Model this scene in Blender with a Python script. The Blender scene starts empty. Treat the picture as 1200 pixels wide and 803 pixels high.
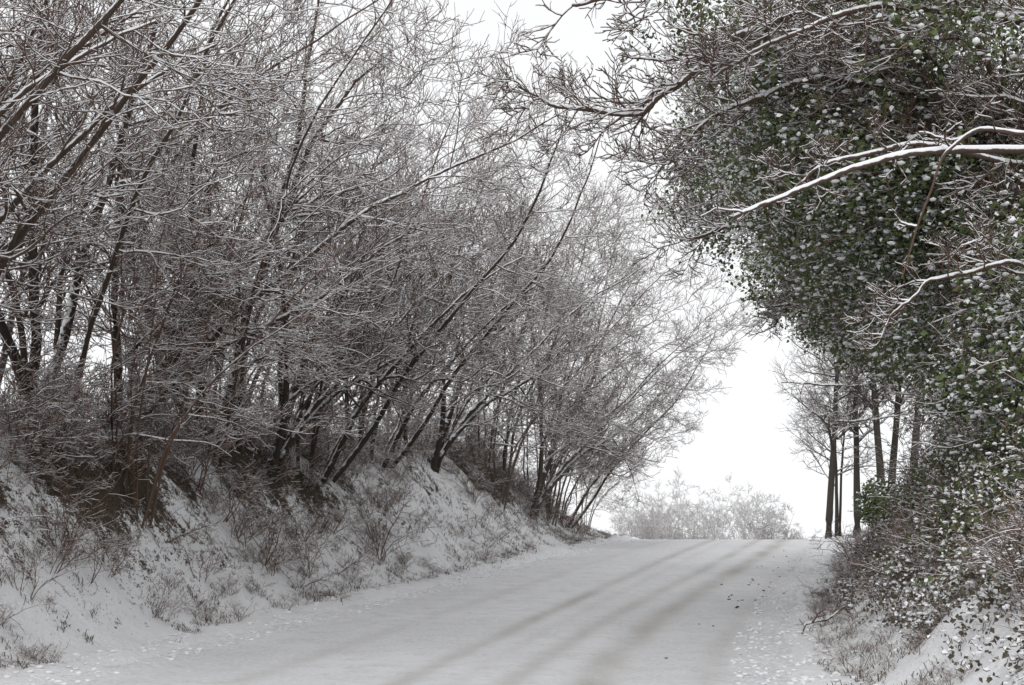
import bpy, math, numpy as np
from mathutils import Vector
rng=np.random.default_rng(11)
sc=bpy.context.scene
# ------------------------------------------------------------ helpers
def norm(v): return v/np.maximum(np.linalg.norm(v,axis=-1,keepdims=True),1e-9)
def _h(i,j,k):
    n=(i.astype(np.int64)*73856093)^(j.astype(np.int64)*19349663)^(k.astype(np.int64)*83492791)
    n=(n^(n>>13))*1274126177 & 0x7fffffff
    n=(n^(n>>15))*2246822519 & 0x7fffffff
    return ((n^(n>>11))&0xffff)/65535.0
def vn(x,y,z=0.0):
    x=np.asarray(x,float);y=np.asarray(y,float);z=np.zeros_like(x)+z
    i,j,k=np.floor(x),np.floor(y),np.floor(z)
    fx,fy,fz=x-i,y-j,z-k
    fx,fy,fz=[f*f*(3-2*f) for f in (fx,fy,fz)]
    r=0
    for a in (0,1):
        for b in (0,1):
            for c in (0,1):
                w=(fx if a else 1-fx)*(fy if b else 1-fy)*(fz if c else 1-fz)
                r=r+w*_h(i+a,j+b,k+c)
    return r
def fbm(x,y,z=0.0,o=3):
    r=0;a=.5;t=0
    for q in range(o):
        r=r+a*vn(x*2**q+q*17.3,y*2**q-q*9.1,z*2**q if np.ndim(z) else z+q*3);t+=a;a*=.5
    return r/t
def sstep(t): t=np.clip(t,0,1);return t*t*(3-2*t)
def make_mesh(name,V,F,attrs={},mats=[],smooth=True):
    V=np.asarray(V,np.float32);F=np.asarray(F,np.int32);k=F.shape[1]
    me=bpy.data.meshes.new(name)
    me.vertices.add(len(V));me.vertices.foreach_set('co',V.ravel())
    me.loops.add(F.size);me.loops.foreach_set('vertex_index',F.ravel())
    me.polygons.add(len(F))
    me.polygons.foreach_set('loop_start',np.arange(0,F.size,k,dtype=np.int32))
    me.polygons.foreach_set('loop_total',np.full(len(F),k,np.int32))
    me.polygons.foreach_set('use_smooth',np.full(len(F),smooth))
    for n,a in attrs.items():
        at=me.attributes.new(n,'FLOAT','POINT');at.data.foreach_set('value',np.asarray(a,np.float32).ravel())
    me.update(calc_edges=True)
    for m in mats: me.materials.append(m)
    return me
def obj(name,me,loc=(0,0,0),rz=0,s=(1,1,1),parent=None,mat=None):
    o=bpy.data.objects.new(name,me);sc.collection.objects.link(o)
    o.location=loc;o.rotation_euler=(0,0,rz);o.scale=s
    if parent: o.parent=parent
    if mat: o.material_slots[0].link='OBJECT';o.material_slots[0].material=mat
    return o
def empty(name,loc=(0,0,0)):
    o=bpy.data.objects.new(name,None);sc.collection.objects.link(o);o.location=loc;o.empty_display_size=.5
    return o
# ------------------------------------------------------------ materials
class N:
    def __init__(s,name):
        s.m=bpy.data.materials.new(name);s.m.use_nodes=True;s.t=s.m.node_tree
        s.b=s.t.nodes['Principled BSDF'];s.b.inputs['Roughness'].default_value=.85
        s.b.inputs['Specular IOR Level'].default_value=.2
    def n(s,t,**k):
        x=s.t.nodes.new(t)
        for a,b in k.items(): setattr(x,a,b)
        return x
    def l(s,a,b): s.t.links.new(a,b)
    def noise(s,scale,detail=4,rough=.6,coord='Object',sc3=None):
        tc=s.n('ShaderNodeTexCoord');no=s.n('ShaderNodeTexNoise')
        no.inputs['Scale'].default_value=scale;no.inputs['Detail'].default_value=detail;no.inputs['Roughness'].default_value=rough
        if sc3:
            mp=s.n('ShaderNodeMapping');mp.inputs['Scale'].default_value=sc3
            s.l(tc.outputs[coord],mp.inputs[0]);s.l(mp.outputs[0],no.inputs['Vector'])
        else: s.l(tc.outputs[coord],no.inputs['Vector'])
        return no.outputs['Fac']
    def attr(s,name):
        a=s.n('ShaderNodeAttribute');a.attribute_name=name;return a.outputs['Fac']
    def math(s,op,a,b=None,clamp=False):
        m=s.n('ShaderNodeMath');m.operation=op;m.use_clamp=clamp
        for i,v in enumerate((a,b)):
            if v is None: continue
            if isinstance(v,(int,float)): m.inputs[i].default_value=v
            else: s.l(v,m.inputs[i])
        return m.outputs[0]
    def ramp(s,f,a,b):
        m=s.n('ShaderNodeMapRange');m.interpolation_type='SMOOTHSTEP'
        m.inputs[1].default_value=a;m.inputs[2].default_value=b;s.l(f,m.inputs[0]);return m.outputs[0]
    def mix(s,f,a,b):
        m=s.n('ShaderNodeMix');m.data_type='RGBA'
        s.l(f,m.inputs[0])
        for i,v in ((6,a),(7,b)):
            if isinstance(v,tuple): m.inputs[i].default_value=v+(1,)
            else: s.l(v,m.inputs[i])
        return m.outputs[2]
    def bump(s,f,st,d=.02):
        b=s.n('ShaderNodeBump');b.inputs['Strength'].default_value=st;b.inputs['Distance'].default_value=d
        s.l(f,b.inputs['Height']);s.l(b.outputs[0],s.b.inputs['Normal'])
    def col(s,c): s.l(c,s.b.inputs['Base Color'])
SNOW=(.89,.895,.915)
def mat_bark(name,twig,trunk,th0=.16,th1=.38):
    k=N(name);nz=k.noise(6,2);nf=k.noise(55,2)
    base=k.mix(k.attr('rad'),twig,trunk)
    dark=k.mix(k.ramp(nf,.3,.75),base,tuple(c*.5 for c in trunk))
    base=k.mix(k.math('MULTIPLY',k.attr('rad'),.8),base,dark)
    s=k.math('ADD',k.attr('snow'),k.math('MULTIPLY',k.math('SUBTRACT',nz,.5),1.5))
    k.col(k.mix(k.ramp(s,th0,th1),base,SNOW));return k.m
M_bark=mat_bark('snowy_bark',(.12,.078,.06),(.06,.048,.038))
M_bark2=mat_bark('snowy_brown_bark',(.15,.095,.07),(.08,.062,.047))
M_mid=mat_bark('hazed_bark',(.18,.137,.115),(.11,.094,.078))  # lighter bark for the further left trees, distance haze painted into the colour
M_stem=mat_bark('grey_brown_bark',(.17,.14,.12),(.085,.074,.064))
M_far=mat_bark('hazed_distant_bark',(.50,.49,.485),(.43,.42,.415),.1,.6)  # mist beyond the crest painted in as pale bark, no volume
M_far2=mat_bark('hazed_shrub_bark',(.42,.39,.38),(.36,.34,.33),.1,.6)  # distant shrubs, also paled to paint in the haze
def mat_leaf(name,a,b,c):
    k=N(name);at=k.attr('var')
    m=k.mix(k.ramp(at,.0,.6),a,b);m=k.mix(k.ramp(at,.6,.85),m,c);k.col(m)
    k.b.inputs['Roughness'].default_value=.5;k.b.inputs['Specular IOR Level'].default_value=.35;return k.m
M_leaf=mat_leaf('ivy_leaf',(.05,.075,.028),(.135,.175,.06),(.16,.125,.07))
M_dleaf=mat_leaf('dead_leaf',(.06,.052,.034),(.12,.095,.06),(.18,.13,.085))
k=N('snow_clump');k.b.inputs['Base Color'].default_value=SNOW+(1,);M_snow=k.m
k=N('dry_grass_blade');k.col(k.mix(k.ramp(k.attr('var'),0,1),(.05,.038,.027),(.17,.13,.085)));M_grass=k.m
k=N('snowy_ground')
f1=k.noise(.9,4,.6);f2=k.noise(7,5,.65);f3=k.noise(38,3,.6)
s=k.math('ADD',k.math('MULTIPLY',f1,.45),k.math('ADD',k.math('MULTIPLY',f2,.6),k.math('MULTIPLY',f3,.42)))
s=k.math('ADD',s,k.math('MULTIPLY',k.attr('dirt'),.30))
litter=k.mix(k.ramp(f3,.35,.7),(.035,.026,.019),(.13,.10,.07))
sn=k.mix(k.ramp(f2,.2,.8),(.86,.865,.885),(.92,.925,.94))
k.col(k.mix(k.ramp(s,.865,.94),sn,litter))
k.bump(k.math('ADD',f2,k.math('MULTIPLY',f3,.45)),.9,.08);M_ground=k.m
k=N('snow_covered_road')
f1=k.noise(1.0,4,.6,sc3=(1,.35,1));f2=k.noise(14,5,.7);f3=k.noise(60,3,.6);f4=k.noise(.35,3,.5);f5=k.noise(2.2,5,.65)
tm=k.math('MULTIPLY',k.attr('track'),k.ramp(k.math('ADD',k.math('MULTIPLY',f1,.6),k.math('MULTIPLY',f2,.4)),.15,.72),True)
base=k.mix(k.ramp(f4,.35,.65),(.62,.625,.645),(.72,.725,.745))
base=k.mix(k.ramp(f5,.42,.68),base,(.57,.57,.58))
base=k.mix(k.ramp(f2,.35,.7),base,(.76,.765,.78))
base=k.mix(k.math('MULTIPLY',k.attr('edge'),k.ramp(f2,.42,.6)),base,(.86,.865,.88))
sl=k.mix(k.ramp(f3,.35,.6),(.37,.355,.335),(.51,.495,.475))
k.col(k.mix(tm,base,sl));k.bump(k.math('ADD',f2,k.math('ADD',k.math('MULTIPLY',f3,.5),k.math('MULTIPLY',f5,1.2))),.7,.035);M_road=k.m
k=N('dung_and_grit');k.b.inputs['Base Color'].default_value=(.055,.042,.032,1);M_dung=k.m
# ------------------------------------------------------------ terrain
YT=np.arange(-120,2100,.2)
def table(ys,vs,sg=3.0):
    v=np.interp(YT,ys,vs);kx=np.arange(-60,61)*.2;g=np.exp(-.5*(kx/sg)**2);g/=g.sum()
    p=np.pad(v,60,mode='edge');return np.convolve(p,g,'valid')
TC=table([-120,0,12,17,22,30,40,50,58,70,90,140,2100],[-6,-2.9,-1.9,-1.3,-.35,1.6,4.5,7.15,9,10.9,12.5,12,12])
TZ=table([-120,0,17,22,30,40,50,58,66,80,100,150,400,2100],[-3,-.25,0,.2,.65,1.35,1.97,2.27,2.2,1.5,.1,-3,-6,-10],2.0)
TW=table([-120,17,30,58,2100],[4.7,4.75,4.4,4.0,4.0])
TL=table([-120,40,48,54,60,66,80,2100],[3.4,3.4,3.0,2.2,1.1,.4,.2,.0])
TR=table([-120,20,30,45,55,65,80,2100],[2.3,2.3,2.1,1.7,1.2,.9,.3,0])
ip=lambda T,y:np.interp(y,YT,T)
TRK=[(-.45,.20,.9),(1.15,.20,.8),(2.05,.29,1.1),(-2.3,.22,.35),(3.5,.2,.35),(.25,.14,.25)]
def track(u,y):
    m=0*u
    for i,(t,w,a) in enumerate(TRK):
        tt=t+.25*(vn(y*.07,0*y+i*5.5)-.5)-(.012*(y-35) if i in(0,5) else 0)+.05*(vn(y*.9,0*y+i)-.5)
        m=m+a*np.exp(-np.abs((u-tt)/w)**2.2)*(.7+.5*vn(y*.35,0*y+i*3.3))
    return m
def hgt(x,y,full=False):
    c,zr,hw=ip(TC,y),ip(TZ,y),ip(TW,y);u=x-c
    dl=-u-hw;dr=u-hw
    dl2=dl+.5*(fbm(y*.35,x*.2)-.5);dr2=dr+.5*(fbm(y*.4,x*.2+30)-.5)
    sl=sstep((dl2-.35)/3.8);sr=sstep((dr2-.3)/3.0)
    z=zr+ip(TL,y)*sl+ip(TR,y)*sr
    d=np.maximum(dl,dr)
    rough=sstep((d+.3)/.9)
    z=z+rough*(.14*(fbm(x*2.2,y*2.2,o=3)-.4)+.07*(vn(x*7,y*7)-.5))
    z=z+(sl+sr)*rough*(.8*(fbm(x*.45+9,y*.45,o=3)-.5)+.36*(vn(x*1.7,y*1.7)-.5)+.14*(vn(x*3.6,y*3.6)-.5))
    z=z+.13*np.exp(-((d-.35)/.35)**2)*vn(x*1.3,y*1.3)*1.2
    z=z-.05*(1-sstep((d+.35)/.35))
    if full:
        dirt=(sl*(1-.35*sl)*1.15+sr*.9)*sstep((fbm(x*.5+3,y*.5+8)-.30)/.3)
        dirt=dirt*(1-sstep((y-75)/30))-.75*(1-sstep((d-.1)/1.0))
        dirt=dirt+.5*np.exp(-((dl-3.1)/.8)**2)*sstep((fbm(x*.8+40,y*.8,o=2)-.45)/.12)*(y<60)
        return z,dirt
    return z
def H(x,y): return float(hgt(np.array([float(x)]),np.array([float(y)]))[0])
us=np.concatenate([-np.geomspace(1500,13,26),np.arange(-12.6,9,.11),np.geomspace(9.2,1500,28)])
ysg=np.concatenate([np.arange(-110,6,4.),np.arange(6,72,.15),np.geomspace(72.3,2000,40)])
U,Y=np.meshgrid(us,ysg);X=U+ip(TC,Y)
Z,DI=hgt(X,Y,True)
def gridF(ny,nx):
    i=np.arange(ny-1)[:,None]*nx+np.arange(nx-1)[None];return np.stack([i,i+1,i+nx+1,i+nx],-1).reshape(-1,4)
obj('ground',make_mesh('ground',np.stack([X,Y,Z],-1).reshape(-1,3),gridF(len(ysg),len(us)),{'dirt':DI},[M_ground]))
ur=np.linspace(-1,1,200);yr=np.concatenate([np.arange(-110,8,2.),np.arange(8,75,.16),np.arange(75,160,2.)])
Ur,Yr=np.meshgrid(ur,yr);Ur=Ur*(ip(TW,Yr)+.15);Xr=Ur+ip(TC,Yr);tr=track(Ur,Yr)
ed=sstep((np.abs(Ur)-ip(TW,Yr)+1.3+.8*(fbm(Xr*.7,Yr*.5)-.5))/1.2)
Zr=ip(TZ,Yr)-.014*np.clip(tr,0,1)+.02*(fbm(Xr*.8,Yr*.5)-.5)+.008*(vn(Xr*6,Yr*6)-.5)+ed*.05*(vn(Xr*4,Yr*4)-.35)
obj('road',make_mesh('road',np.stack([Xr,Yr,Zr],-1).reshape(-1,3),gridF(len(yr),len(ur)),{'track':tr,'edge':ed},[M_road]))
# ------------------------------------------------------------ branch machinery
class Buf:
    def __init__(s): s.V=[];s.F=[];s.S=[];s.R=[];s.n=0
    def tubes(s,pts,rad,k=3,snow=1.0,sn_th=1.0):
        M,n,_=pts.shape
        T=norm(np.gradient(pts,axis=1));hz=np.sqrt(np.clip(1-T[...,2]**2,0,1))
        A=np.cross(T,np.array([0,0,1.]));bad=hz<.05;A[bad]=np.array([1,0,0]);A=norm(A);B=np.cross(A,T)
        ang=np.pi/2+np.arange(k)*2*np.pi/k;ca,sa=np.cos(ang),np.sin(ang)
        off=ca[:,None]*A[:,:,None,:]+sa[:,None]*B[:,:,None,:]
        V=pts[:,:,None,:]+rad[:,:,None,None]*off
        th=(np.clip(rad*.6,.0015,.035)+.006)*sn_th
        upz=np.maximum(sa,0)[None,None]*hz[:,:,None]
        V[...,2]+=th[:,:,None]*upz
        sn=sa[None,None]*hz[:,:,None]*snow+rng.normal(0,.15,(M,1,1))-.62*(1-hz[:,:,None])
        sn=sn+.42*np.clip(off@np.array([-.75,-.6,.1]),0,1)*(1-hz[:,:,None])
        idx=(np.arange(M)[:,None,None]*n+np.arange(n-1)[None,:,None])*k
        j=np.arange(k)[None,None];j2=(j+1)%k
        F=np.stack([idx+j,idx+j2,idx+k+j2,idx+k+j],-1).reshape(-1,4)+s.n
        s.V.append(V.reshape(-1,3));s.F.append(F);s.S.append(sn.reshape(-1));
        s.R.append(np.repeat(np.clip((rad-.008)/.05,0,1).reshape(-1),k));s.n+=M*n*k
    def mesh(s,name,mat):
        return make_mesh(name,np.concatenate(s.V),np.concatenate(s.F),{'snow':np.concatenate(s.S),'rad':np.concatenate(s.R)},[mat])
def grow(P,D,L,R,n,wig,trop,taper):
    M=len(P);pts=np.empty((M,n,3));P=P.copy();D=norm(D)
    for i in range(n):
        pts[:,i]=P;D=norm(D+wig*rng.normal(size=(M,3))+np.asarray(trop));P=P+D*(L/(n-1))[:,None]
    return pts,np.asarray(R)[:,None]*np.linspace(1,taper,n)[None]
def spawn(pts,rad,k,t0,t1,a0,a1,Lf,Rf,bias=(0,0,0),n=6,wig=.12,trop=(0,0,0),taper=.45,rmin=.003,tl=.5):
    M,m,_=pts.shape
    t=t0+(t1-t0)*(np.arange(k)[None]+rng.random((M,k)))/k
    f=np.clip(t*(m-1),0,m-1.001);i=f.astype(int);f=(f-i);r=np.arange(M)[:,None]
    P=pts[r,i]*(1-f[...,None])+pts[r,i+1]*f[...,None];T=norm(pts[r,i+1]-pts[r,i]);rr=rad[r,i]
    v=rng.normal(size=T.shape)+np.asarray(bias);v=norm(v-(v*T).sum(-1,keepdims=True)*T)
    a=np.radians(rng.uniform(a0,a1,(M,k)))[...,None]
    D=np.cos(a)*T+np.sin(a)*v
    L=Lf*rng.uniform(.55,1.25,(M,k))*(1-tl*t)
    R=np.maximum(rr*Rf,rmin)
    return grow(P.reshape(-1,3),D.reshape(-1,3),L.ravel(),R.ravel(),n,wig,trop,taper)
def multi_tree(name,mat,stems=6,hgt_=10,lean=.05,spread=.35,l1=3.0,c=(9,7,5,1),r0=.11,base=.5,t0=.2,fine=1.0,br=.8,sw=.095):
    b=Buf();P=np.zeros((stems,3));a=rng.uniform(0,6.28,stems);rr=base*np.sqrt(rng.random(stems))
    P[:,0]=rr*np.cos(a);P[:,1]=rr*np.sin(a);P[:,2]=-.5
    D=np.stack([np.cos(a)*spread*rng.uniform(.2,1.2,stems)+lean*.5,np.sin(a)*spread*rng.uniform(.2,1,stems),np.ones(stems)],-1)
    L=hgt_*rng.uniform(.6,1.1,stems);R=r0*rng.uniform(.35,1.1,stems)
    q=rng.uniform(-.15,1.35,(stems,1))
    s0=grow(P,D,L,R,18,sw,np.array([[lean*.85,0,-lean*.05]])*q,.18);b.tubes(*s0,6)
    s1=spawn(*s0,c[0],t0,.98,35,80,l1,.5,(br,-.1,.0),10,.18,(lean*.6,0,.01),.35,.010);b.tubes(*s1,4)
    s2=spawn(*s1,c[1],.15,1,28,70,l1*.45,.55,(.1,0,.3),8,.19,(0,0,.03),.5,.007*fine);b.tubes(*s2,3)
    s3=spawn(*s2,c[2],.15,1,28,65,l1*.22,.65,(0,0,.5),5,.18,(0,0,.06),.6,.0055*fine);b.tubes(*s3,3)
    if c[3]:
        s4=spawn(*s3,c[3],.2,1,25,60,l1*.10,.7,(0,0,.5),3,.12,(0,0,.05),.7,.0045*fine);b.tubes(*s4,3)
    return b.mesh(name,mat)
LT=[multi_tree('bare_tree_a',M_bark,8,11.5,.05,.38,3.2,(9,7,5,1)),
    multi_tree('bare_tree_b',M_bark,5,12.5,.035,.26,3.5,(11,7,5,1)),
    multi_tree('bare_tree_c',M_bark,10,10,.075,.50,2.8,(8,7,5,1),.07,.6),
    multi_tree('bare_tree_d',M_bark2,9,13.0,.035,.28,2.9,(10,7,5,1),.065,.6)]
ST=[multi_tree('straight_tree_a',M_bark,1,12.5,.0,.02,3.9,(18,8,6,1),.25,.01,.36,1,0,.018),
    multi_tree('straight_tree_b',M_bark,2,11.5,.0,.06,3.6,(13,8,6,1),.20,.3,.36,1,0,.022)]
SH=[multi_tree('tall_shrub_a',M_bark2,14,3.0,.02,.7,1.0,(6,5,3,0),.018,.4,.1),
    multi_tree('tall_shrub_b',M_bark2,16,4.0,.02,.45,1.1,(6,5,3,0),.02,.5,.1)]
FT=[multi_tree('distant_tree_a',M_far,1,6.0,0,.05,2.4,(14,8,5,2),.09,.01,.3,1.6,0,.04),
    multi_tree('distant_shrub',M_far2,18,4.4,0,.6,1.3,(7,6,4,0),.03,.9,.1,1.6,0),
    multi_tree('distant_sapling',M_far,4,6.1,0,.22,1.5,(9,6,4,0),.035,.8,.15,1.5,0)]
def place(name,me,x,y,rz=0,s=1,sz=None,dz=0,mat=None):
    return obj(name,me,(x,y,H(x,y)+dz),math.radians(rz),(s,s,sz or s),mat=mat)
for x,y,t,r,s in [(-8.2,25,1,5,1.05),(-8.0,27.6,0,-15,1.05),(-6.6,24.8,3,10,.75),(-6.3,29.5,1,-10,.95),(-4.8,33.5,2,-15,1.0),(-5.5,31,0,15,.95),
    (-7.2,35,3,0,1.0),(-3.9,38.5,2,-15,1.0),(-2.6,42,0,5,1.0),(-3.8,45,3,30,1.05),(-.6,45.5,3,-10,1.0),(.4,48.5,0,0,1.05),(1.1,51,3,10,1.05),(1.7,53,2,-10,.85),(2.8,56,3,0,.5),
    (-12,29,3,20,1.05),(-14,36,1,-40,1.1),(-10,38,0,60,1.1),(-8,47,0,-20,1.15),
    (-9.3,19.5,2,-10,1.05),(-10.2,22.5,1,10,1.1),(-9.6,16.5,2,0,1.05)]:
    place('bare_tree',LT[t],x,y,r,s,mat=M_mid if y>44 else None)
for x,y,t,r,s in [(12.9,58,0,0,.9),(13.6,59.5,1,90,.9),(14.2,58.5,0,140,.95),(14.9,57,0,200,1.05),(15.4,58,0,20,1.0),(16.0,57,0,70,1.1)]:
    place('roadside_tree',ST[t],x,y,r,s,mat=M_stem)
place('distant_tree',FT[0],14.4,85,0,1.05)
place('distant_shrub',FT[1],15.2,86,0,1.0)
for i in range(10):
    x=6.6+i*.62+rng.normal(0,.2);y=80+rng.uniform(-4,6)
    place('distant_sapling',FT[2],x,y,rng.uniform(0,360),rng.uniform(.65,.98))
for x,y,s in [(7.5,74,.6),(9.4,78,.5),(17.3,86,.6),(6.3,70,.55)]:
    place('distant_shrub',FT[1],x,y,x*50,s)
# ------------------------------------------------------------ undergrowth (joined)
def shrub_arrays(stems,h,spread,c,r0):
    b=Buf();a=rng.uniform(0,6.28,stems);P=np.stack([.15*np.cos(a),.15*np.sin(a),0*a-.1],-1)
    D=np.stack([np.cos(a)*spread,np.sin(a)*spread,np.ones(stems)],-1)+rng.normal(0,.15,(stems,3))
    s0=grow(P,D,h*rng.uniform(.5,1.2,stems),np.full(stems,r0),8,.15,(0,0,-.03),.4);b.tubes(*s0,3,.9)
    s1=spawn(*s0,c[0],.2,1,25,65,h*.4,.65,(0,0,.2),5,.16,(0,0,0),.6,.004);b.tubes(*s1,3,.9)
    s2=spawn(*s1,c[1],.2,1,25,65,h*.18,.7,(0,0,.2),4,.16,(0,0,0),.7,.0035);b.tubes(*s2,3,.9)
    return np.concatenate(b.V),np.concatenate(b.F),np.concatenate(b.S),np.concatenate(b.R)
TPL=[shrub_arrays(8,1.3,.7,(5,3),.010),shrub_arrays(10,.9,.9,(5,3),.008),shrub_arrays(6,1.8,.45,(6,3),.012),shrub_arrays(9,1.1,1.6,(5,3),.008)]
def scatter(name,xy,smin,smax,mat,flat=1.0):
    V=[];F=[];S=[];R=[];n=0;xy=np.asarray(xy);zz=hgt(xy[:,0],xy[:,1])
    for (x,y),z in zip(xy,zz):
        v,f,s_,r_=TPL[rng.integers(len(TPL))];a=rng.uniform(0,6.28);q=rng.uniform(smin,smax)
        c,s=math.cos(a),math.sin(a)
        v2=np.stack([v[:,0]*c-v[:,1]*s,v[:,0]*s+v[:,1]*c,v[:,2]*rng.uniform(.7,1.1)*flat],-1)*q+np.array([x,y,z])
        V.append(v2);F.append(f+n);S.append(s_);R.append(r_);n+=len(v)
    obj(name,make_mesh(name,np.concatenate(V),np.concatenate(F),{'snow':np.concatenate(S),'rad':np.concatenate(R)},[mat]))
def bankpts(n,side,d0,d1,y0,y1,thr=.42,sc_=.5):
    y=rng.uniform(y0,y1,n);d=rng.uniform(d0,d1,n)
    x=ip(TC,y)+side*(ip(TW,y)+d);k=fbm(x*sc_+side*13,y*sc_)>thr
    return np.stack([x[k],y[k]],-1)
scatter('bramble_undergrowth',np.concatenate([bankpts(430,-1,2.7,5.5,14,58,.42),bankpts(170,-1,1.2,2.8,15,56,.5)]),.4,1.1,M_bark2)
scatter('bramble_undergrowth',np.concatenate([bankpts(200,1,1.7,4.2,11,22,.38,.9),bankpts(150,1,1.3,4.0,20,30,.35),bankpts(110,1,2.4,4.5,30,44,.3)]),.35,.85,M_bark2)
scatter('low_twigs',np.concatenate([bankpts(1000,-1,.5,4,13,58,.45,.8),bankpts(900,1,.4,3.4,12,52,.42,.8)]),.14,.42,M_bark2,.75)
for i in range(22):
    y=rng.uniform(20,57);x=ip(TC,y)-ip(TW,y)-rng.uniform(3.2,6)
    place('tall_shrub',SH[i%2],x,y,rng.uniform(-60,60),rng.uniform(.5,.95))
for i in range(9):
    y=rng.uniform(18,32);x=ip(TC,y)+ip(TW,y)+rng.uniform(2.3,4.5)
    place('tall_shrub',SH[i%2],x,y,180+rng.uniform(-60,60),rng.uniform(.5,.75))
def grass(name,xy,nb,lmin,lmax,w):
    xy=np.asarray(xy);M=len(xy);xx=np.repeat(xy[:,0],nb)+rng.normal(0,.06,M*nb);yy=np.repeat(xy[:,1],nb)+rng.normal(0,.06,M*nb)
    z=hgt(xx,yy);a=rng.uniform(0,6.28,M*nb);L=rng.uniform(lmin,lmax,M*nb)*np.repeat(rng.uniform(.4,1.2,M),nb);b=rng.uniform(.4,1.6,M*nb)
    d=np.stack([np.cos(a),np.sin(a),0*a],-1);s=np.stack([-np.sin(a),np.cos(a),0*a],-1)*w/2
    P=np.stack([xx,yy,z-.02],-1);m=P+d*(L*b*.35)[:,None]+np.array([0,0,1])*(L*.55)[:,None];e=P+d*(L*b*.9)[:,None]+np.array([0,0,1])*(L*(.95-.4*b))[:,None]
    V=np.stack([P-s,P+s,m+s*.8,m-s*.8,e+s*.2,e-s*.2],1);n=len(P);i=np.arange(n)[:,None]*6
    F=np.concatenate([i+np.array([[0,1,2,3]]),i+np.array([[3,2,4,5]])])
    obj(name,make_mesh(name,V.reshape(-1,3),F,{'var':np.repeat(rng.random(n),6)},[M_grass]))
grass('dry_grass',np.concatenate([bankpts(6500,-1,.5,5.0,12,60,.46,.9),bankpts(3000,1,.3,4,10,60,.46,.9),bankpts(300,-1,.1,2,12,60,.5,.9)]),9,.06,.19,.011)
# ------------------------------------------------------------ leaves & snow clumps
def ico_arrays():
    p=(1+5**.5)/2
    v=norm(np.array([(-1,p,0),(1,p,0),(-1,-p,0),(1,-p,0),(0,-1,p),(0,1,p),(0,-1,-p),(0,1,-p),(p,0,-1),(p,0,1),(-p,0,-1),(-p,0,1)],float))
    f=np.array([(0,11,5),(0,5,1),(0,1,7),(0,7,10),(0,10,11),(1,5,9),(5,11,4),(11,10,2),(10,7,6),(7,1,8),(3,9,4),(3,4,2),(3,2,6),(3,6,8),(3,8,9),(4,9,5),(2,4,11),(6,2,10),(8,6,7),(9,8,1)])
    return v,f
IV,IF=ico_arrays()
def blobs(name,P,r,mat,parent=None,flat=.55):
    M=len(P);s=r[:,None]*np.stack([rng.uniform(.7,1.5,M),rng.uniform(.7,1.5,M),flat*rng.uniform(.7,1.3,M)],-1)
    V=P[:,None]+IV[None]*s[:,None]*rng.uniform(.8,1.2,(M,12,1))
    F=(IF[None]+12*np.arange(M)[:,None,None]).reshape(-1,3)
    return obj(name,make_mesh(name,V.reshape(-1,3),F,{},[mat]),parent=parent)
def leaves(name,C,per,spread,size,mat,parent,psnow=.3,varsh=0.0,snowname='leaf_snow'):
    M=len(C)*per;P=np.repeat(C,per,0)+rng.normal(0,1,(M,3))*spread*np.array([1,1,.7])
    nrm=norm(rng.normal(size=(M,3))*.8+np.array([-.25,-.45,.75]));t=rng.normal(size=(M,3))+np.array([0,0,-.6]);t=norm(t-(t*nrm).sum(-1,keepdims=True)*nrm)
    b=np.cross(nrm,t);L=size*rng.uniform(.55,1.35,M)[:,None]
    V=np.stack([P-t*L*.5,P+b*L*.42-t*L*.1+nrm*L*.08,P+t*L*.6-nrm*L*.12,P-b*L*.42-t*L*.1+nrm*L*.08],1)
    F=np.arange(M*4).reshape(-1,4)
    big=.33+1.0*(fbm(P[:,0]*.45,P[:,1]*.45,P[:,2]*.45,2)-.5)
    var=np.clip(big+np.repeat(rng.normal(0,.13,len(C)),per)+rng.normal(varsh,.15,M),0,1)
    obj(name,make_mesh(name,V.reshape(-1,3),F,{'var':np.repeat(var,4)},[mat],False),parent=parent)
    pc=psnow*(.35+1.6*sstep((fbm(P[:,0]*2.2,P[:,1]*2.2,P[:,2]*2.2,2)-.38)/.3))
    k=(rng.random(M)<pc)&(nrm[:,2]>.25)
    Vs=V[k]+np.array([0,0,.007]);c=Vs.mean(1,keepdims=True);Vs=c+(Vs-c)*.92
    obj(snowname,make_mesh(snowname,Vs.reshape(-1,3),np.arange(len(Vs)*4).reshape(-1,4),{},[M_snow],False),parent=parent)
def ell(c,r,n,thr=.45,fs=.9):
    d=norm(rng.normal(size=(n,3)));q=rng.random(n)**.3*rng.uniform(.85,1.14,n)
    p=np.array(c)+d*q[:,None]*np.array(r)
    k=fbm(p[:,0]*fs,p[:,1]*fs,p[:,2]*fs)>thr
    return p[k]
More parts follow.
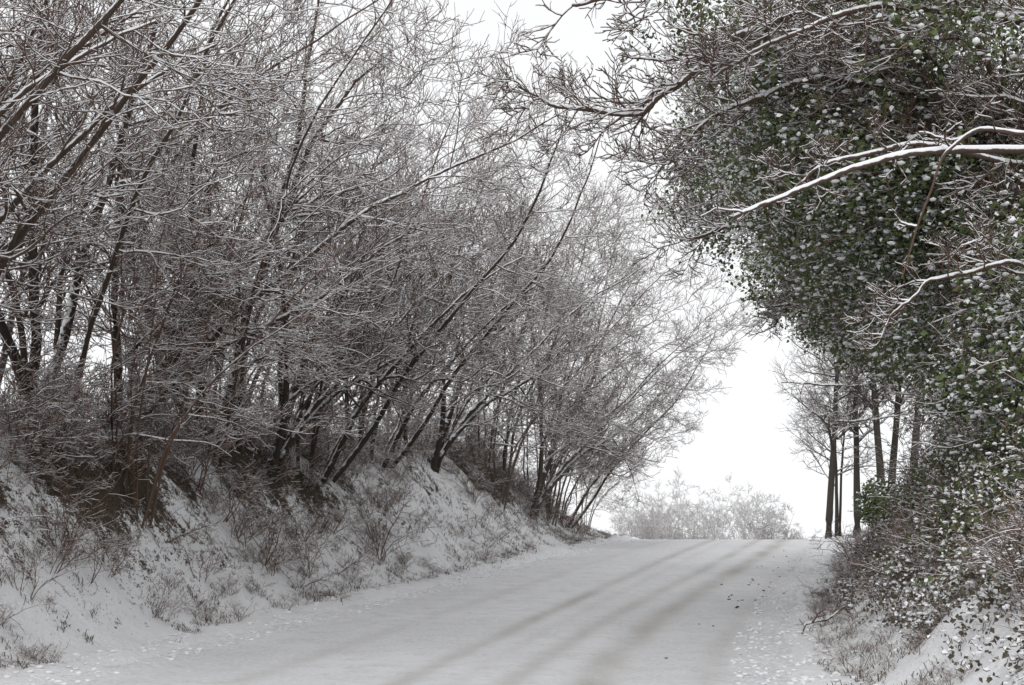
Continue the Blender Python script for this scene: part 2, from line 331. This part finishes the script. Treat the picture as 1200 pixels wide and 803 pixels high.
def ivy_tree(base,ells,nstem,targets,leafsize,dens,psnow,blobn,thr=.45,t0=.3):
    e=empty('ivy_covered_tree')
    C=np.concatenate([ell(c,r,int(dens*r[0]*r[1]*r[2]*4.19*w),thr) for c,r,w in ells])
    leaves('ivy_leaves',C,20,.17,leafsize,M_leaf,e,psnow)
    B=C[rng.integers(0,len(C),blobn)]+rng.normal(0,.18,(blobn,3));blobs('snow_clumps',B,rng.uniform(.015,.06,blobn),M_snow,e)
    b=Buf();bx,by=base;bz=H(bx,by)
    P=np.array([[bx,by,bz-.4]]*nstem)+rng.normal(0,.35,(nstem,3))*np.array([1,1,0])
    T=np.array([targets[i%len(targets)] for i in range(nstem)])+rng.normal(0,.6,(nstem,3));n=14
    tt=np.linspace(0,1,n)[None,:,None];mid=P+(T-P)*np.array([.25,.25,.65])
    pts=(1-tt)**2*P[:,None]+2*tt*(1-tt)*mid[:,None]+tt**2*T[:,None]+np.cumsum(rng.normal(0,.06,(nstem,n,3)),1)
    rad=rng.uniform(.06,.12,nstem)[:,None]*np.linspace(1,.2,n);b.tubes(pts,rad,6)
    s1=spawn(pts,rad,12,t0,1,30,75,2.4,.5,(-.9,-.6,.2),10,.16,(-.03,-.01,.01),.35,.010);b.tubes(*s1,4)
    s2=spawn(*s1,7,.15,1,28,65,1.1,.55,(-.3,-.3,.4),7,.18,(0,0,.03),.5,.0075);b.tubes(*s2,3)
    s3=spawn(*s2,5,.15,1,28,65,.5,.65,(0,0,.4),5,.18,(0,0,.04),.6,.006);b.tubes(*s3,3)
    s4=spawn(*s3,1,.2,1,25,60,.25,.7,(0,0,.4),3,.12,(0,0,.03),.7,.005);b.tubes(*s4,3)
    m=len(C)//4;Q=C[rng.integers(0,len(C),m)];D=rng.normal(size=(m,3))+np.array([-.9,-.7,.3])
    q=grow(Q,D,rng.uniform(.4,1.3,m),np.full(m,.008),7,.17,(0,0,.02),.5);b.tubes(*q,3)
    q2=spawn(*q,5,.2,1,28,65,.4,.7,(0,0,.4),4,.16,(0,0,.03),.6,.0055);b.tubes(*q2,3)
    obj('branches',b.mesh('ivy_tree_branches',M_bark2),parent=e)
    return e
D_=27.
e1=ivy_tree((9.0,21),[((6.6,21.5,9.4),(3.2,3.8,2.8),.6),((3.9,21.5,10.0),(2.1,2.6,1.7),.30),((5.7,23,7.8),(2.5,3.0,1.8),1.0),((7.5,22,6.2),(2.1,3.6,2.2),1.2),((7.5,19,4.2),(1.5,3,2.0),1.2)],8,
   [(5,21,9.5),(3.6,21,9.6),(6,19,10.5),(4.4,23,8),(6.5,22,11)],.078,D_,.42,10500)
e2=ivy_tree((10.5,29),[((5.2,30,10.1),(2.1,3,2.6),.7),((8.2,30,9.5),(2.6,3.5,2.6),.6),((7.7,29,7.1),(1.8,3,1.6),1.2)],6,
   [(4.6,30,10.8),(3.9,29,10.4),(6,28,12),(8,30,12.5),(5.5,31,9.5)],.085,D_*.8,.4,6500,t0=.5)
e3=ivy_tree((12.9,38),[((8.2,36,8.9),(2.2,4,1.7),1.0),((10.1,36,7.4),(1.6,4,1.4),1.1),((11,36,9.8),(2.5,4,2.3),.7),((12.3,38,5.6),(1.2,3,1.3),1.0)],5,
   [(7.0,36,10.2),(8,35,11.5),(8.2,37,9.4),(10,38,12)],.1,D_*.65,.38,4500,t0=.62)
e=empty('ivy_hedge')
nh=11500;y=rng.uniform(12,42,nh);dmin=np.interp(y,[12,21,25,30,34,42],[1.3,1.2,.9,1.0,2.0,2.4]);d=dmin+rng.random(nh)*(4.2-dmin);x=ip(TC,y)+ip(TW,y)+d;hh=(.08+.75*np.clip(d-.9,0,2.2))*np.where(y>30,.55,1)*np.interp(y,[12,20],[.6,1])
z=hgt(x,y)+rng.random(nh)**1.2*hh
C=np.stack([x,y,z],-1);C=C[fbm(x*.9,y*.9,z*.9)>np.interp(y,[15,22],[.53,.46])]
leaves('hedge_leaves',C,8,.13,.055,M_dleaf,e,.4,0.,'hedge_leaf_snow')
nb=7500;B=C[rng.integers(0,len(C),nb)]+rng.normal(0,.13,(nb,3));blobs('hedge_snow_clumps',B,rng.uniform(.008,.042,nb),M_snow,e)
C2=C[C[:,2]-hgt(C[:,0],C[:,1])>.4]
leaves('hedge_ivy',C2[::2],12,.15,.065,M_leaf,e,.38,0.,'hedge_ivy_snow')
e=empty('evergreen_bush');C=ell((14.4,55,H(14.4,55)+.7),(.9,.9,.9),420,.4)
leaves('bush_leaves',C,20,.14,.1,M_leaf,e,.3,0.,'bush_snow')
def bough(parent_name,P,r0,r1,k1,L1,bias,rich=(6,4),sn=1.0,wg=.02):
    P=np.array(P,float);t=np.linspace(0,1,len(P));n=34;tt=np.linspace(0,1,n)
    pts=np.stack([np.interp(tt,t,P[:,i]) for i in range(3)],-1)
    for _ in range(2): pts[1:-1]=(pts[:-2]+2*pts[1:-1]+pts[2:])/4
    w=rng.normal(0,wg,(n,3));w[1:-1]=(w[:-2]+w[1:-1]+w[2:])/2;pts=pts+np.cumsum(w,0)*.7;pts=pts[None];rad=np.linspace(r0,r1,n)[None]*rng.uniform(.9,1.12,(1,n))
    b=Buf();b.tubes(pts,rad,8,sn,1.5)
    s1=spawn(pts,rad,k1,.1,1,30,65,L1,.5,bias,10,.2,(-.02,0,.02),.4,.009);b.tubes(*s1,4,sn,1.5)
    s2=spawn(*s1,rich[0],.15,1,30,65,L1*.45,.6,(0,0,.4),6,.2,(0,0,.03),.5,.0075);b.tubes(*s2,3,sn,1.4)
    s3=spawn(*s2,rich[1],.15,1,30,60,L1*.2,.7,(0,0,.4),4,.18,(0,0,.03),.6,.0055);b.tubes(*s3,3,sn,1.3)
    obj('snowy_bough',b.mesh('snowy_bough',M_bark),parent=parent_name)
bough(e1,[(8.6,17.5,6.0),(6.6,15.2,5.95),(5.4,15,5.83),(4.27,15,5.80),(3.6,15,5.6),(2.9,15,5.32),(2.34,15,5.09)],.038,.014,3,.8,(-1,0,.2),(2,1),1.2,.008)
bough(e1,[(6.6,15.1,5.8),(5.4,14.7,5.96),(4.77,14.7,6.05),(4.4,14.7,5.78),(4.19,14.7,5.2),(3.96,14.7,4.48)],.020,.008,3,.6,(-1,0,.2),(2,2),1.3,.006)
bough(e1,[(7.5,20.5,9.8),(4.8,20,9.5),(3.0,20,8.9),(2.3,20,8.1),(1.92,20,7.75),(1.2,20,7.6),(.48,20,7.72),(0.05,20,8.14)],.05,.016,24,1.4,(-.8,0,.3),(8,4),1,.035)
bough(e1,[(7.5,20.5,9.2),(4.5,19,9.6),(2.8,19,9.5),(1.6,19,9.1),(.8,19,9.0)],.045,.015,20,1.5,(-.8,0,.3),(8,5),1,.03)
bough(e1,[(7.5,21.5,8.2),(4.5,21,8.6),(2.9,21,8.1),(2.2,21,7.3)],.04,.014,20,1.5,(-.6,0,.1),(8,5))
bough(e1,[(7.5,19.5,9.0),(4.8,18.6,8.9),(3.4,18.4,8.3),(2.6,18.4,7.9)],.035,.012,20,1.3,(-.6,-.3,.2),(8,5))
bough(e1,[(8,20,7.0),(5.5,18.5,6.9),(4.1,18.2,6.5),(3.4,18,5.9)],.03,.012,14,1.1,(-.6,-.3,.1),(7,4))
bough(e1,[(8,19,5.0),(6.2,17.6,5.2),(5.0,17.2,4.8),(4.6,17.2,4.2)],.026,.01,14,1.0,(-.6,-.3,.1),(6,4))
bough(e2,[(8.5,27,8.8),(5.5,26,8.0),(4.0,26,7.5),(3.0,26,7.2)],.05,.015,18,1.6,(-.8,0,.1),(8,5))
bough(e3,[(10.5,34,8.5),(8.5,33,7.5),(7,33,7.3),(6.0,33,7.4)],.05,.015,16,1.5,(-.8,0,.0),(7,5))
# ------------------------------------------------------------ road debris
n=40;y=np.concatenate([rng.normal(30.5,1.3,18),rng.normal(37,3,14),rng.uniform(20,50,8)]);u=np.concatenate([rng.normal(3.5,.28,18),rng.normal(2.9,.4,14),rng.uniform(2,3.8,8)])
x=ip(TC,y)+u;z=ip(TZ,y)+.008
blobs('horse_dung',np.stack([x,y,z],-1),rng.uniform(.01,.033,n),M_dung)
p=np.concatenate([bankpts(1300,-1,-.6,.7,14,58,.3,1.),bankpts(1700,1,-.9,.8,13,58,.3,1.)])
lz=np.maximum(hgt(p[:,0],p[:,1]),ip(TZ,p[:,1]))+.008
blobs('snow_lumps',np.concatenate([p,lz[:,None]],1),rng.uniform(.01,.05,len(p)),M_snow,flat=.5)
b=Buf();xb,yb=4.75,22.5;zb=H(xb,yb)
pts=np.array([[(4.55,22.3,H(4.55,22.3)+.04),(4.62,22.4,zb+.14),(4.8,22.5,zb+.18),(5.0,22.6,zb+.2),(5.25,22.7,zb+.36),(5.4,22.8,zb+.45)]]);rad=np.array([[.018,.017,.015,.013,.010,.006]])
b.tubes(pts,rad,5,.4);s1=spawn(pts,rad,6,.1,1,35,75,.4,.6,(-.5,0,.1),7,.2,(0,0,0),.4,.005);b.tubes(*s1,4,.4);s2=spawn(*s1,3,.2,1,35,60,.2,.7,(0,0,0),4,.2,(0,0,0),.5,.004);b.tubes(*s2,3,.4)
obj('fallen_branch',b.mesh('fallen_branch',M_bark))
# ------------------------------------------------------------ sky, sun, camera
w=bpy.data.worlds.new('World');sc.world=w;w.use_nodes=True;nt=w.node_tree;bg=nt.nodes['Background']
sky=nt.nodes.new('ShaderNodeTexSky');sky.sky_type='NISHITA';sky.sun_disc=False;sky.sun_elevation=math.radians(48);sky.sun_rotation=math.radians(200)
hs=nt.nodes.new('ShaderNodeHueSaturation');hs.inputs['Saturation'].default_value=.15;hs.inputs['Value'].default_value=1
mx=nt.nodes.new('ShaderNodeMix');mx.data_type='RGBA';mx.inputs[0].default_value=.87;mx.inputs[7].default_value=(9.75,9.83,9.98,1)
nt.links.new(sky.outputs[0],hs.inputs['Color']);nt.links.new(hs.outputs[0],mx.inputs[6]);nt.links.new(mx.outputs[2],bg.inputs['Color']);bg.inputs['Strength'].default_value=.110
sd=bpy.data.lights.new('sun','SUN');sd.energy=.85;sd.angle=math.radians(25);sd.color=(1,.98,.95)
so=bpy.data.objects.new('sun',sd);sc.collection.objects.link(so);so.rotation_euler=(math.radians(42),0,math.radians(-20))
cd=bpy.data.cameras.new('camera');co=bpy.data.objects.new('camera',cd);sc.collection.objects.link(co)
co.location=(0,0,1.6);co.rotation_euler=(math.radians(90),0,0);cd.lens=50;cd.shift_y=.2075;cd.clip_end=4000;cd.clip_start=.1
sc.camera=co
sc.view_settings.view_transform='Standard';sc.view_settings.look='None';sc.view_settings.exposure=0
